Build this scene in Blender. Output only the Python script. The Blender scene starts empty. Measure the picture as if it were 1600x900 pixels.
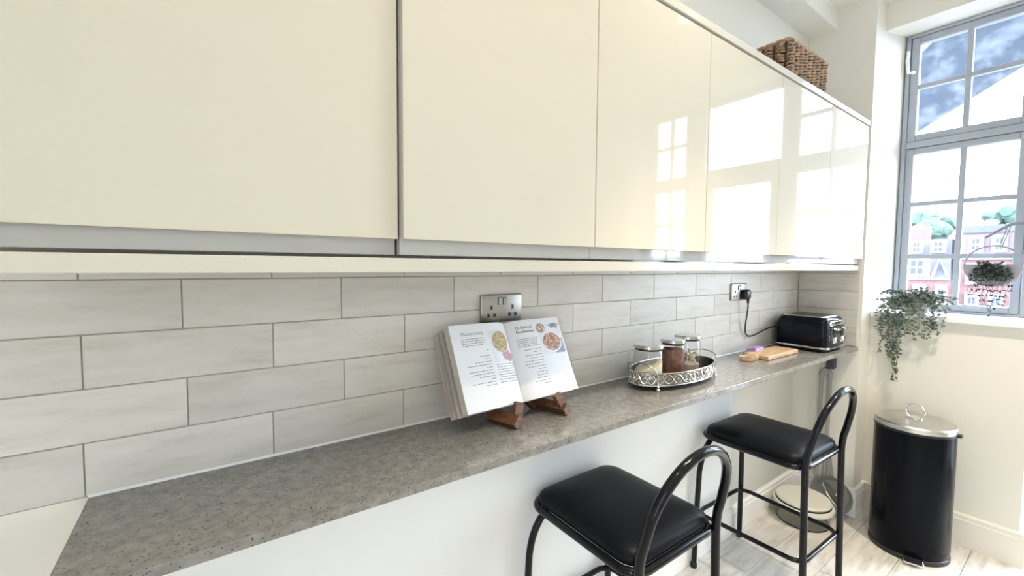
import bpy, bmesh, math, random
from mathutils import Vector, Matrix
random.seed(7)
SC = bpy.context.scene
COL = SC.collection
PI = math.pi

# ------------------------------------------------------------------ camera
YAW, PITCH, ROLL, FPX = 0.6222, -0.0538, 0.0075, 667.0
def cam_axes():
    cy, sy, cp, sp = math.cos(YAW), math.sin(YAW), math.cos(PITCH), math.sin(PITCH)
    F = Vector((sy*cp, cy*cp, sp)); r = Vector((cy, -sy, 0)); u = r.cross(F)
    c, s = math.cos(ROLL), math.sin(ROLL)
    return c*r + s*u, -s*r + c*u, F
_r, _u, _F = cam_axes()
cam_d = bpy.data.cameras.new('camera'); cam = bpy.data.objects.new('camera', cam_d); COL.objects.link(cam)
cam_d.sensor_width = 36; cam_d.lens = FPX/1600*36; cam_d.clip_start = 0.02; cam_d.clip_end = 500
cam.matrix_world = Matrix(((_r.x, _u.x, -_F.x, 0.0401), (_r.y, _u.y, -_F.y, -1.0579), (_r.z, _u.z, -_F.z, 1.3518), (0, 0, 0, 1)))
SC.camera = cam

# ------------------------------------------------------------------ world, exposure
w = bpy.data.worlds.new('overcast'); SC.world = w; w.use_nodes = True
bg = w.node_tree.nodes['Background']
bg.inputs[0].default_value = (0.79, 0.885, 1.0, 1); bg.inputs[1].default_value = 20.0
vs = SC.view_settings
vs.view_transform = 'Standard'; vs.look = 'None'; vs.gamma = 1; vs.use_curve_mapping = False
vs.exposure = 0.28
try:
    SC.cycles.max_bounces = 10; SC.cycles.diffuse_bounces = 6; SC.cycles.glossy_bounces = 6
    SC.cycles.transparent_max_bounces = 16; SC.cycles.use_denoising = True
    SC.cycles.sample_clamp_indirect = 12
except Exception:
    pass
XL_W = -1.78
def portal(name, loc, sx, sz, side=1):                      # window openings: guide sky sampling only
    l = bpy.data.lights.new(name, 'AREA'); l.shape = 'RECTANGLE'; l.size = sx; l.size_y = sz
    l.cycles.is_portal = True
    o = bpy.data.objects.new(name, l); COL.objects.link(o); o.location = loc
    o.rotation_euler = (0, side*PI/2, 0)                 # -Z looks to -X
portal('window_portal', (3.33, -0.585, 1.86), 1.60, 0.50)
portal('door_portal', (3.33, -1.14, 1.35), 2.60, 0.56)
portal('fill_door_portal', (XL_W, -2.49, 1.3), 2.2, 0.26, -1)  # opening of the added out-of-view door that supplies fill daylight
portal('far_window_portal', (3.33, -1.75, 1.86), 1.60, 0.46)
LAMPS = [(2.30, -1.00, 140), (1.30, -1.00, 120), (0.25, -1.00, 25), (1.10, -0.55, 34)]
WARM = (1.0, 0.88, 0.70)

# ------------------------------------------------------------------ materials
def newmat(name):
    m = bpy.data.materials.new(name); m.use_nodes = True
    nt = m.node_tree; b = nt.nodes['Principled BSDF']
    return m, nt, b
def sset(b, key, v):
    if key in b.inputs: b.inputs[key].default_value = v
def coords(nt, scale=(1, 1, 1), src='Object'):
    tc = nt.nodes.new('ShaderNodeTexCoord'); mp = nt.nodes.new('ShaderNodeMapping')
    mp.inputs['Scale'].default_value = scale
    nt.links.new(tc.outputs[src], mp.inputs[0]); return mp.outputs[0]
def noise(nt, vec, scale, detail=4, rough=0.55):
    n = nt.nodes.new('ShaderNodeTexNoise'); n.inputs['Scale'].default_value = scale
    n.inputs['Detail'].default_value = detail; n.inputs['Roughness'].default_value = rough
    nt.links.new(vec, n.inputs['Vector']); return n.outputs['Fac']
def ramp(nt, fac, stops):
    r = nt.nodes.new('ShaderNodeValToRGB'); e = r.color_ramp.elements
    while len(e) < len(stops): e.new(0.5)
    for i, (p, c) in enumerate(stops):
        e[i].position = p; e[i].color = (*c, 1)
    nt.links.new(fac, r.inputs[0]); return r.outputs[0]
def bump(nt, b, fac, strength=0.2, dist=0.002):
    n = nt.nodes.new('ShaderNodeBump'); n.inputs['Strength'].default_value = strength; n.inputs['Distance'].default_value = dist
    nt.links.new(fac, n.inputs['Height']); nt.links.new(n.outputs[0], b.inputs['Normal'])
def simple(name, col, rough=0.5, metal=0.0, var=0.04, nscale=6, bmp=0.0, bscale=60, coat=0.0, spec=0.5, stretch=(1, 1, 1), src='Object'):
    m, nt, b = newmat(name)
    v = coords(nt, stretch, src)
    f = noise(nt, v, nscale)
    lo = tuple(max(0, c*(1-var)) for c in col); hi = tuple(min(1, c*(1+var)) for c in col)
    nt.links.new(ramp(nt, f, [(0.3, lo), (0.7, hi)]), b.inputs['Base Color'])
    sset(b, 'Roughness', rough); sset(b, 'Metallic', metal); sset(b, 'Coat Weight', coat); sset(b, 'Coat Roughness', 0.03); sset(b, 'Specular IOR Level', spec)
    if bmp: bump(nt, b, noise(nt, v, bscale, 3), bmp, 0.001)
    return m
M = {}
M['paint'] = simple('cream_paint', (0.81, 0.78, 0.705), 0.55, var=0.015, nscale=2, bmp=0.08, bscale=90)
M['paint_white'] = simple('white_paint', (0.91, 0.91, 0.90), 0.5, var=0.012, nscale=2, bmp=0.05, bscale=80)
M['ceiling'] = simple('ceiling_paint', (0.83, 0.82, 0.77), 0.7, var=0.01, nscale=2)
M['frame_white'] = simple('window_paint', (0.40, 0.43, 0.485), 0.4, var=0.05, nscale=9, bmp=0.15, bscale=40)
M['gloss'] = simple('gloss_cream_lacquer', (0.66, 0.614, 0.508), 0.03, var=0.006, nscale=1.5, spec=0.2)
M['carcass'] = simple('cabinet_edge', (0.50, 0.49, 0.465), 0.06, var=0.01, nscale=2)
M['rail'] = simple('light_rail_lacquer', (0.66, 0.62, 0.53), 0.10, var=0.01, nscale=2)
M['black_metal'] = simple('black_enamel', (0.006, 0.007, 0.010), 0.16, spec=0.28, var=0.1, nscale=20)
M['vinyl'] = simple('black_vinyl', (0.006, 0.007, 0.010), 0.40, spec=0.12, var=0.1, nscale=8, bmp=0.12, bscale=350)
M['rubber'] = simple('black_rubber', (0.012, 0.012, 0.013), 0.6)
M['steel'] = simple('brushed_steel', (0.62, 0.61, 0.58), 0.28, 1.0, var=0.08, nscale=30, stretch=(1, 1, 12))
M['plate'] = simple('satin_steel_plate', (0.40, 0.39, 0.365), 0.34, 1.0, var=0.06, nscale=25, stretch=(1, 1, 12))
M['lid_steel'] = simple('jar_lid_steel', (0.50, 0.49, 0.46), 0.24, 1.0, var=0.06, nscale=25)
M['chrome'] = simple('chrome', (0.80, 0.81, 0.82), 0.10, 1.0, var=0.02)
M['silver'] = simple('antique_silver', (0.72, 0.70, 0.66), 0.25, 1.0, var=0.25, nscale=45)
M['silver_dark'] = simple('tarnished_silver', (0.26, 0.25, 0.23), 0.35, 1.0, var=0.3, nscale=60)
M['bin_black'] = simple('bin_black_enamel', (0.003, 0.004, 0.007), 0.2, spec=0.10, var=0.1, nscale=4)
M['plastic_black'] = simple('black_plastic', (0.010, 0.010, 0.011), 0.35)
M['toaster_black'] = simple('toaster_black_gloss', (0.003, 0.005, 0.011), 0.12, spec=0.2, var=0.2, nscale=12, stretch=(1, 10, 1))
M['socket_grey'] = simple('socket_insert_grey', (0.16, 0.16, 0.15), 0.5)
M['hole'] = simple('dark_hole', (0.004, 0.004, 0.004), 0.8)
M['paper'] = simple('page_paper', (0.78, 0.78, 0.80), 0.45, var=0.01, nscale=5)
M['paper_edge'] = simple('page_edges', (0.52, 0.46, 0.40), 0.8, var=0.25, nscale=40, stretch=(60, 1, 1))
M['cover'] = simple('book_cover', (0.62, 0.52, 0.47), 0.5)
M['ink'] = simple('printed_ink', (0.20, 0.20, 0.22), 0.6)
M['ink_dark'] = simple('printed_title_ink', (0.09, 0.09, 0.10), 0.6)
M['photo_pale'] = simple('printed_photo_pale', (0.72, 0.73, 0.78), 0.4, var=0.10, nscale=14)
M['photo_grey'] = simple('printed_photo_cloth', (0.26, 0.27, 0.33), 0.4, var=0.35, nscale=60)
M['photo_white'] = simple('printed_photo_plate', (0.80, 0.80, 0.83), 0.4)
def foodmat(name, cols, scale):
    m, nt, b = newmat(name); v = coords(nt)
    vo = nt.nodes.new('ShaderNodeTexVoronoi'); vo.inputs['Scale'].default_value = scale
    nt.links.new(v, vo.inputs['Vector'])
    sep = nt.nodes.new('ShaderNodeSeparateColor'); nt.links.new(vo.outputs['Color'], sep.inputs[0])
    nt.links.new(ramp(nt, sep.outputs[0], [(i/(len(cols)-1), c) for i, c in enumerate(cols)]), b.inputs['Base Color'])
    sset(b, 'Roughness', 0.4); return m
M['food_stew'] = foodmat('printed_seafood_stew', [(0.10, 0.03, 0.02), (0.36, 0.11, 0.05), (0.55, 0.24, 0.13), (0.75, 0.55, 0.40), (0.16, 0.05, 0.03)], 220)
M['food_soup'] = foodmat('printed_soup', [(0.20, 0.15, 0.08), (0.44, 0.33, 0.13), (0.55, 0.44, 0.22), (0.34, 0.24, 0.10)], 200)
M['food_ham'] = foodmat('printed_ham', [(0.40, 0.17, 0.19), (0.55, 0.30, 0.32), (0.28, 0.10, 0.13)], 300)
M['food_salad'] = foodmat('printed_salad', [(0.10, 0.16, 0.05), (0.60, 0.55, 0.40), (0.42, 0.08, 0.07), (0.70, 0.68, 0.55)], 260)
def woodmat(name, dark, light, scale=8, stretch=(1, 12, 12), rough=0.45):
    m, nt, b = newmat(name); v = coords(nt, stretch)
    f = noise(nt, v, scale, 6, 0.6)
    nt.links.new(ramp(nt, f, [(0.3, dark), (0.55, light), (0.75, tuple(c*0.85 for c in light))]), b.inputs['Base Color'])
    sset(b, 'Roughness', rough); bump(nt, b, f, 0.1, 0.001); return m
M['walnut'] = woodmat('walnut', (0.055, 0.022, 0.010), (0.17, 0.078, 0.036), 14)
M['board_wood'] = woodmat('beech_board', (0.36, 0.20, 0.10), (0.66, 0.46, 0.27), 5, (2, 26, 26))
M['wicker'] = simple('woven_seagrass', (0.40, 0.265, 0.165), 0.7, var=0.45, nscale=55)
M['wicker_dark'] = simple('wicker_inside', (0.05, 0.030, 0.018), 0.9)
M['grout'] = simple('grout', (0.40, 0.37, 0.33), 0.85, var=0.08, nscale=40)
M['sealant'] = simple('white_sealant', (0.85, 0.86, 0.85), 0.35)
M['pipe'] = simple('painted_pipe', (0.33, 0.325, 0.30), 0.45, var=0.05)
M['bracket'] = simple('dark_bracket', (0.05, 0.055, 0.065), 0.5)
M['pan'] = simple('grey_pan', (0.23, 0.23, 0.23), 0.4, var=0.15, nscale=20)
M['tub_rim'] = simple('pale_tub_rim', (0.66, 0.65, 0.58), 0.4)
M['pot'] = simple('grey_pot', (0.45, 0.44, 0.42), 0.6)
M['leaf_pale'] = simple('eucalyptus_leaf', (0.13, 0.185, 0.15), 0.55, var=0.45, nscale=40)
M['leaf_dark'] = simple('dark_trailing_leaf', (0.040, 0.060, 0.055), 0.5, var=0.5, nscale=40)
M['stem'] = simple('plant_stem', (0.16, 0.14, 0.09), 0.7)
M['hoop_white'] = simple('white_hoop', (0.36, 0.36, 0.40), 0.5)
M['cord'] = simple('grey_cord', (0.30, 0.30, 0.36), 0.8)
M['sponge'] = simple('lilac_cloth', (0.52, 0.38, 0.60), 0.9, var=0.1, nscale=60, bmp=0.5, bscale=300)
M['strap'] = simple('leather_strap', (0.55, 0.37, 0.24), 0.7)
M['sugar'] = simple('pale_sugar', (0.80, 0.73, 0.54), 0.9, var=0.05, nscale=200)
M['coffee'] = simple('brown_cocoa', (0.16, 0.065, 0.038), 0.85, var=0.35, nscale=70)
M['tan'] = simple('dried_tan_food', (0.52, 0.44, 0.31), 0.7, var=0.3, nscale=60)
M['tan_dark'] = simple('dried_food_shade', (0.34, 0.27, 0.20), 0.8, var=0.3, nscale=60)
M['lamp_glass'] = simple('downlight_trim', (0.8, 0.8, 0.78), 0.4)
m, nt, b = newmat('downlight_lens'); sset(b, 'Emission Color', (1, .86, .66, 1)); sset(b, 'Emission Strength', 6.0); M['lens'] = m

def tilemat():
    m, nt, b = newmat('stone_effect_tile')
    v = coords(nt, (1.0, 1.0, 6.0), 'Object')
    oi = nt.nodes.new('ShaderNodeObjectInfo')
    mul = nt.nodes.new('ShaderNodeMath'); mul.operation = 'MULTIPLY'; mul.inputs[1].default_value = 37.0
    nt.links.new(oi.outputs['Random'], mul.inputs[0])
    cx = nt.nodes.new('ShaderNodeCombineXYZ'); nt.links.new(mul.outputs[0], cx.inputs[0]); nt.links.new(mul.outputs[0], cx.inputs[2])
    add = nt.nodes.new('ShaderNodeVectorMath'); add.operation = 'ADD'
    nt.links.new(v, add.inputs[0]); nt.links.new(cx.outputs[0], add.inputs[1])
    f1 = noise(nt, add.outputs[0], 6, 6, 0.62); f2 = noise(nt, add.outputs[0], 90, 3, 0.6)
    mx = nt.nodes.new('ShaderNodeMath'); mx.operation = 'MULTIPLY_ADD'; mx.inputs[1].default_value = 0.35
    nt.links.new(f2, mx.inputs[0]); nt.links.new(f1, mx.inputs[2])
    col = ramp(nt, mx.outputs[0], [(0.40, (0.56, 0.515, 0.455)), (0.64, (0.68, 0.64, 0.585)), (0.88, (0.74, 0.705, 0.655))])
    hs = nt.nodes.new('ShaderNodeHueSaturation')
    mr = nt.nodes.new('ShaderNodeMapRange'); mr.inputs[3].default_value = 0.93; mr.inputs[4].default_value = 1.05
    nt.links.new(oi.outputs['Random'], mr.inputs[0]); nt.links.new(mr.outputs[0], hs.inputs['Value'])
    nt.links.new(col, hs.inputs['Color']); nt.links.new(hs.outputs[0], b.inputs['Base Color'])
    sset(b, 'Roughness', 0.34); bump(nt, b, mx.outputs[0], 0.12, 0.001); return m
M['tile'] = tilemat()
def quartz():
    m, nt, b = newmat('grey_quartz'); v = coords(nt)
    base = ramp(nt, noise(nt, v, 45, 6, 0.7), [(0.32, (0.168, 0.157, 0.141)), (0.66, (0.295, 0.279, 0.253))])
    vo = nt.nodes.new('ShaderNodeTexVoronoi'); vo.inputs['Scale'].default_value = 300; nt.links.new(v, vo.inputs['Vector'])
    sep = nt.nodes.new('ShaderNodeSeparateColor'); nt.links.new(vo.outputs['Color'], sep.inputs[0])
    gt = nt.nodes.new('ShaderNodeMath'); gt.operation = 'GREATER_THAN'; gt.inputs[1].default_value = 0.86; nt.links.new(sep.outputs[0], gt.inputs[0])
    lt = nt.nodes.new('ShaderNodeMath'); lt.operation = 'LESS_THAN'; lt.inputs[1].default_value = 0.42; nt.links.new(vo.outputs['Distance'], lt.inputs[0])
    dm = nt.nodes.new('ShaderNodeMath'); dm.operation = 'MULTIPLY'; nt.links.new(gt.outputs[0], dm.inputs[0]); nt.links.new(lt.outputs[0], dm.inputs[1])
    mix = nt.nodes.new('ShaderNodeMix'); mix.data_type = 'RGBA'
    nt.links.new(dm.outputs[0], mix.inputs[0]); nt.links.new(base, mix.inputs[6]); mix.inputs[7].default_value = (0.05, 0.046, 0.042, 1)
    v2 = nt.nodes.new('ShaderNodeTexVoronoi'); v2.inputs['Scale'].default_value = 70; nt.links.new(v, v2.inputs['Vector'])
    s2 = nt.nodes.new('ShaderNodeSeparateColor'); nt.links.new(v2.outputs['Color'], s2.inputs[0])
    g2 = nt.nodes.new('ShaderNodeMath'); g2.operation = 'GREATER_THAN'; g2.inputs[1].default_value = 0.988; nt.links.new(s2.outputs[1], g2.inputs[0])
    l2 = nt.nodes.new('ShaderNodeMath'); l2.operation = 'LESS_THAN'; l2.inputs[1].default_value = 0.13; nt.links.new(v2.outputs['Distance'], l2.inputs[0])
    d2 = nt.nodes.new('ShaderNodeMath'); d2.operation = 'MULTIPLY'; nt.links.new(g2.outputs[0], d2.inputs[0]); nt.links.new(l2.outputs[0], d2.inputs[1])
    mix2 = nt.nodes.new('ShaderNodeMix'); mix2.data_type = 'RGBA'
    nt.links.new(d2.outputs[0], mix2.inputs[0]); nt.links.new(mix.outputs[2], mix2.inputs[6]); mix2.inputs[7].default_value = (0.85, 0.85, 0.85, 1)
    nt.links.new(mix2.outputs[2], b.inputs['Base Color']); sset(b, 'Roughness', 0.15); sset(b, 'Specular IOR Level', 0.8); return m
M['quartz'] = quartz()
def plankmat():
    m, nt, b = newmat('grey_washed_plank'); v = coords(nt, (1.5, 9, 1))
    oi = nt.nodes.new('ShaderNodeObjectInfo')
    mul = nt.nodes.new('ShaderNodeMath'); mul.operation = 'MULTIPLY'; mul.inputs[1].default_value = 53.0; nt.links.new(oi.outputs['Random'], mul.inputs[0])
    cx = nt.nodes.new('ShaderNodeCombineXYZ'); nt.links.new(mul.outputs[0], cx.inputs[1])
    add = nt.nodes.new('ShaderNodeVectorMath'); add.operation = 'ADD'; nt.links.new(v, add.inputs[0]); nt.links.new(cx.outputs[0], add.inputs[1])
    f = noise(nt, add.outputs[0], 3.2, 8, 0.62)
    col = ramp(nt, f, [(0.28, (0.42, 0.395, 0.36)), (0.5, (0.64, 0.61, 0.565)), (0.72, (0.76, 0.735, 0.69))])
    nt.links.new(col, b.inputs['Base Color']); sset(b, 'Roughness', 0.38); bump(nt, b, f, 0.1, 0.001); return m
M['plank'] = plankmat()
def glassmat(name, tint=(1, 1, 1), dirt=0.0):
    m = bpy.data.materials.new(name); m.use_nodes = True; nt = m.node_tree; nt.nodes.clear()
    out = nt.nodes.new('ShaderNodeOutputMaterial'); mx = nt.nodes.new('ShaderNodeMixShader')
    tr = nt.nodes.new('ShaderNodeBsdfTransparent'); tr.inputs[0].default_value = (*tint, 1)
    gl = nt.nodes.new('ShaderNodeBsdfGlossy'); gl.inputs['Roughness'].default_value = 0.02
    lw = nt.nodes.new('ShaderNodeLayerWeight'); lw.inputs[0].default_value = 0.5
    pw = nt.nodes.new('ShaderNodeMath'); pw.operation = 'POWER'; pw.inputs[1].default_value = 4.0; nt.links.new(lw.outputs['Facing'], pw.inputs[0])
    fr = nt.nodes.new('ShaderNodeMath'); fr.operation = 'MULTIPLY_ADD'; fr.inputs[1].default_value = 0.55; fr.inputs[2].default_value = 0.05; nt.links.new(pw.outputs[0], fr.inputs[0])
    nt.links.new(fr.outputs[0], mx.inputs[0]); nt.links.new(tr.outputs[0], mx.inputs[1]); nt.links.new(gl.outputs[0], mx.inputs[2])
    last = mx.outputs[0]
    if dirt:
        df = nt.nodes.new('ShaderNodeBsdfTranslucent'); df.inputs[0].default_value = (0.75, 0.8, 0.85, 1)
        m2 = nt.nodes.new('ShaderNodeMixShader'); v = coords(nt)
        f = ramp(nt, noise(nt, v, 9, 6, 0.7), [(0.45, (0, 0, 0)), (0.8, (dirt, dirt, dirt))])
        nt.links.new(f, m2.inputs[0]); nt.links.new(last, m2.inputs[1]); nt.links.new(df.outputs[0], m2.inputs[2]); last = m2.outputs[0]
    nt.links.new(last, out.inputs[0]); return m
M['glass'] = glassmat('window_glass', (0.97, 0.985, 1.0))
M['glass_dirty'] = glassmat('weathered_window_glass', (0.95, 0.97, 1.0), 0.10)
M['jar_glass'] = glassmat('jar_glass', (0.95, 0.96, 0.96))
M['tub_clear'] = glassmat('clear_tub', (0.94, 0.945, 0.92))
# outdoors
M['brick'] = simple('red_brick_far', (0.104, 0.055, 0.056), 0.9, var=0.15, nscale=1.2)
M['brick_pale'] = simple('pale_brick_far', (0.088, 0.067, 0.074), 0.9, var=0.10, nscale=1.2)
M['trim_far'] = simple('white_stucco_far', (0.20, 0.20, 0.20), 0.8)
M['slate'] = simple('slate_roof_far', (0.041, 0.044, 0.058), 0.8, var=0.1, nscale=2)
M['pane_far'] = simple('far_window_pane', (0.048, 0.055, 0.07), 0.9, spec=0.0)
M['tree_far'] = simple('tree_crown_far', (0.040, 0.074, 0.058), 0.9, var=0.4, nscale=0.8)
M['ground'] = simple('street_ground', (0.10, 0.10, 0.10), 0.9)
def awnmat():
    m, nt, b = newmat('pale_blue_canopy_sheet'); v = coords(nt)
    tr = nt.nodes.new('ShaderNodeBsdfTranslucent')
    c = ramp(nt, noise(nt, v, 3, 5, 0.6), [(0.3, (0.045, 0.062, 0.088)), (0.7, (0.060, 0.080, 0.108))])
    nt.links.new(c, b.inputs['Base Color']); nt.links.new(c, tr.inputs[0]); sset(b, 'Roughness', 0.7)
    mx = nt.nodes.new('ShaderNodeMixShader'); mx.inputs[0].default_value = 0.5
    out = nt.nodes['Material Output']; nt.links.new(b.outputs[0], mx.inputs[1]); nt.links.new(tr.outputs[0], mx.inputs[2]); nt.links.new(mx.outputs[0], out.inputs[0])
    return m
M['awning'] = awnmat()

# ------------------------------------------------------------------ mesh helpers
class MB:
    def __init__(s): s.v = []; s.f = []
    def add(s, vs, fs):
        o = len(s.v); s.v += [tuple(p) for p in vs]; s.f += [tuple(i+o for i in f) for f in fs]; return s
    def box(s, x0, x1, y0, y1, z0, z1):
        x0, x1 = min(x0, x1), max(x0, x1); y0, y1 = min(y0, y1), max(y0, y1); z0, z1 = min(z0, z1), max(z0, z1)
        return s.add([(x0,y0,z0),(x1,y0,z0),(x1,y1,z0),(x0,y1,z0),(x0,y0,z1),(x1,y0,z1),(x1,y1,z1),(x0,y1,z1)],
                     [(0,3,2,1),(4,5,6,7),(0,1,5,4),(1,2,6,5),(2,3,7,6),(3,0,4,7)])
    def rbox(s, x0, x1, y0, y1, z0, z1, r=0.003, seg=2):
        bm = bmesh.new(); t = MB().box(x0, x1, y0, y1, z0, z1)
        vs = [bm.verts.new(p) for p in t.v]
        for f in t.f: bm.faces.new([vs[i] for i in f])
        bmesh.ops.bevel(bm, geom=bm.edges[:], offset=r, segments=seg, profile=0.5, affect='EDGES')
        bm.verts.index_update()
        s.add([v.co[:] for v in bm.verts], [[v.index for v in f.verts] for f in bm.faces]); bm.free(); return s
    def tube(s, path, r, n=10, closed=False, caps=True):
        P = [Vector(p) for p in path]; N = len(P); rings = []
        rr = r if isinstance(r, (list, tuple)) else [r]*N
        up = None
        for i in range(N):
            a = P[(i-1) % N] if (closed or i > 0) else P[0]
            c = P[(i+1) % N] if (closed or i < N-1) else P[-1]
            t = (c-a).normalized()
            if up is None:
                up = Vector((0,0,1)) if abs(t.z) < 0.9 else Vector((1,0,0))
            sd = t.cross(up)
            if sd.length < 1e-6: sd = t.cross(Vector((0,1,0)))
            sd.normalize(); up = sd.cross(t).normalized()
            rings.append([P[i] + rr[i]*(math.cos(2*PI*k/n)*sd + math.sin(2*PI*k/n)*up) for k in range(n)])
        vs = [p for q in rings for p in q]; fs = []
        for i in range(N if closed else N-1):
            j = (i+1) % N
            for k in range(n):
                l = (k+1) % n; fs.append((i*n+k, j*n+k, j*n+l, i*n+l))
        if not closed and caps:
            fs.append(tuple(range(n))); fs.append(tuple((N-1)*n+k for k in reversed(range(n))))
        return s.add(vs, fs)
    def lathe(s, prof, n=32, c=(0,0,0), sx=1, sy=1):
        vs = []; fs = []
        for (r, z) in prof:
            for k in range(n):
                a = 2*PI*k/n; vs.append((c[0]+r*sx*math.cos(a), c[1]+r*sy*math.sin(a), c[2]+z))
        for i in range(len(prof)-1):
            for k in range(n):
                l = (k+1) % n; fs.append((i*n+k, i*n+l, (i+1)*n+l, (i+1)*n+k))
        if prof[0][0] > 1e-5: fs.append(tuple(reversed(range(n))))
        if prof[-1][0] > 1e-5: fs.append(tuple((len(prof)-1)*n+k for k in range(n)))
        return s.add(vs, fs)
    def prism(s, poly, z0, z1):
        n = len(poly)
        return s.add([(x,y,z0) for x,y in poly]+[(x,y,z1) for x,y in poly],
                     [tuple(reversed(range(n))), tuple(range(n,2*n))]+[(i,(i+1)%n,(i+1)%n+n,i+n) for i in range(n)])
    def xform(s, mat):
        s.v = [tuple(mat @ Vector(p)) for p in s.v]; return s
    def shift(s, d):
        s.v = [(a+d[0], b_+d[1], c+d[2]) for a, b_, c in s.v]; return s
def mesh_of(name, mb, mat, smooth=False):
    me = bpy.data.meshes.new(name); me.from_pydata(mb.v, [], mb.f); me.update()
    bm = bmesh.new(); bm.from_mesh(me)
    bmesh.ops.remove_doubles(bm, verts=bm.verts, dist=1e-6)
    bmesh.ops.recalc_face_normals(bm, faces=bm.faces[:]); bm.to_mesh(me); bm.free()
    if mat: me.materials.append(M[mat])
    if smooth:
        me.polygons.foreach_set('use_smooth', [True]*len(me.polygons)); me.set_sharp_from_angle(angle=math.radians(38))
    return me
def obj(name, mb, mat, parent=None, smooth=False, loc=None):
    o = bpy.data.objects.new(name, mesh_of(name, mb, mat, smooth)); COL.objects.link(o)
    if parent: o.parent = parent
    if loc: o.location = loc
    return o
def wobj(name, mb, mat, root, smooth=False):       # vertices given in world coordinates, root an unrotated Empty
    l = root.location; return obj(name, mb.shift((-l.x, -l.y, -l.z)), mat, root, smooth)
def empty(name, loc=(0,0,0), rz=0):
    o = bpy.data.objects.new(name, None); COL.objects.link(o); o.location = loc; o.rotation_euler = (0,0,rz); o.empty_display_size = 0.1
    return o
def tag(o, label, cat, group=None):
    o['label'] = label; o['category'] = cat
    if group: o['group'] = group
    return o
def struct(o, label=None):
    o['kind'] = 'structure'
    if label: o['label'] = label
    return o
def rrect(a, b, r, n=6, z=0.0):
    pts = []
    for (sx, sy, a0) in ((1,1,0),(-1,1,PI/2),(-1,-1,PI),(1,-1,1.5*PI)):
        for i in range(n+1):
            t = a0 + PI/2*i/n
            pts.append((sx*(a-r)+r*math.cos(t), sy*(b-r)+r*math.sin(t), z))
    return pts
def arc(c, r, a0, a1, n, plane='xz', y=0):
    return [(c[0]+r*math.cos(a0+(a1-a0)*i/n), y, c[1]+r*math.sin(a0+(a1-a0)*i/n)) for i in range(n+1)]
def copy_tree(o, parent=None):
    c = o.copy(); COL.objects.link(c); c.parent = parent
    for ch in o.children: copy_tree(ch, c)
    return c

# ================================================================== SETTING
CT = 0.926; X1 = 2.877; X2 = 3.02; X3 = 3.275; CEIL = 2.757; YF = -2.75; XL = -1.7
# floor + planks
fl = struct(obj('floor', MB().box(XL-0.1, 3.5, YF-0.1, 0.12, -0.10, -0.008), 'grout'), 'grey washed wood-effect plank floor')
PW, PL = 0.185, 1.22
pm = mesh_of('plank', MB().rbox(0, PL-0.002, 0, PW-0.0015, -0.012, 0, 0.0012, 1), 'plank')
k = 0; y = -0.0
while y > YF:
    y0 = y - PW; x = XL - (k*0.47 % PL)
    while x < 3.4:
        a, b_ = max(x, XL), min(x+PL, 3.4)
        if b_-a > 0.05:
            if abs(b_-a-PL) < 1e-6:
                o = bpy.data.objects.new('plank', pm); COL.objects.link(o)
            else:
                o = obj('plank', MB().rbox(0, b_-a-0.002, 0, PW-0.0015, -0.012, 0, 0.0012, 1), 'plank')
            o.parent = fl; o.location = (a, y0, 0)
        x += PL
    y = y0; k += 1
# ceiling and boxed beam
struct(obj('ceiling', MB().box(XL-0.1, 3.5, YF-0.1, 0.15, CEIL, CEIL+0.1), 'ceiling'), 'pale painted ceiling')
struct(obj('ceiling_beam', MB().box(XL, X1, -0.131, 0.004, 2.65, CEIL), 'ceiling'), 'boxed beam running along the top of the tiled wall')
# back wall
wb = struct(obj('wall_back', MB().box(XL-0.1, 3.5, 0.004, 0.15, 0, CEIL), 'paint'), 'painted back wall with a tiled splashback')
obj('grout', MB().box(-0.80, X1, 0.0025, 0.0045, CT-0.001, 1.42), 'grout', wb)
T, H = 0.3, 0.0983
full = mesh_of('tile', MB().rbox(0, T-0.0022, 0, 0.008, 0, H-0.0022, 0.0012, 2), 'tile')
rows = [(1.3193, -0.144), (1.221, 0.0), (1.1227, -0.144), (1.0244, 0.004), (0.9261, -0.1475)]
for z, off in rows:
    x = off - 3*T
    while x < X1:
        a, b_ = max(x, -0.80), min(x+T, X1-0.004)
        if b_-a > 0.01:
            if abs(b_-a-T) < 1e-6:
                o = bpy.data.objects.new('tile', full); COL.objects.link(o)
            else:
                o = obj('tile', MB().rbox(0, b_-a-0.0022, 0, 0.008, 0, H-0.0022, 0.0012, 2), 'tile')
            o.parent = wb; o.location = (a+0.0014, 0.0, z+0.0014)
        x += T
# end wall (nib) with the splayed window reveal behind it
we = struct(obj('wall_end', MB().prism([(X1,0.1),(X1,-0.305),(X2+0.02,-0.307),(X3,-0.335),(3.45,-0.335),(3.45,0.1)], 0, CEIL), 'paint'), 'end wall closing the worktop beside the window')
obj('grout', MB().box(X1-0.0025, X1+0.001, -0.287, 0.003, CT-0.001, 1.42), 'grout', we)
tl = mesh_of('tile', MB().rbox(0, 0.008, 0, 0.284, 0, H-0.0022, 0.0012, 2), 'tile')
for z, off in rows:
    o = bpy.data.objects.new('tile', tl); COL.objects.link(o); o.parent = we; o.location = (X1-0.006, -0.287, z+0.0014)
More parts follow.
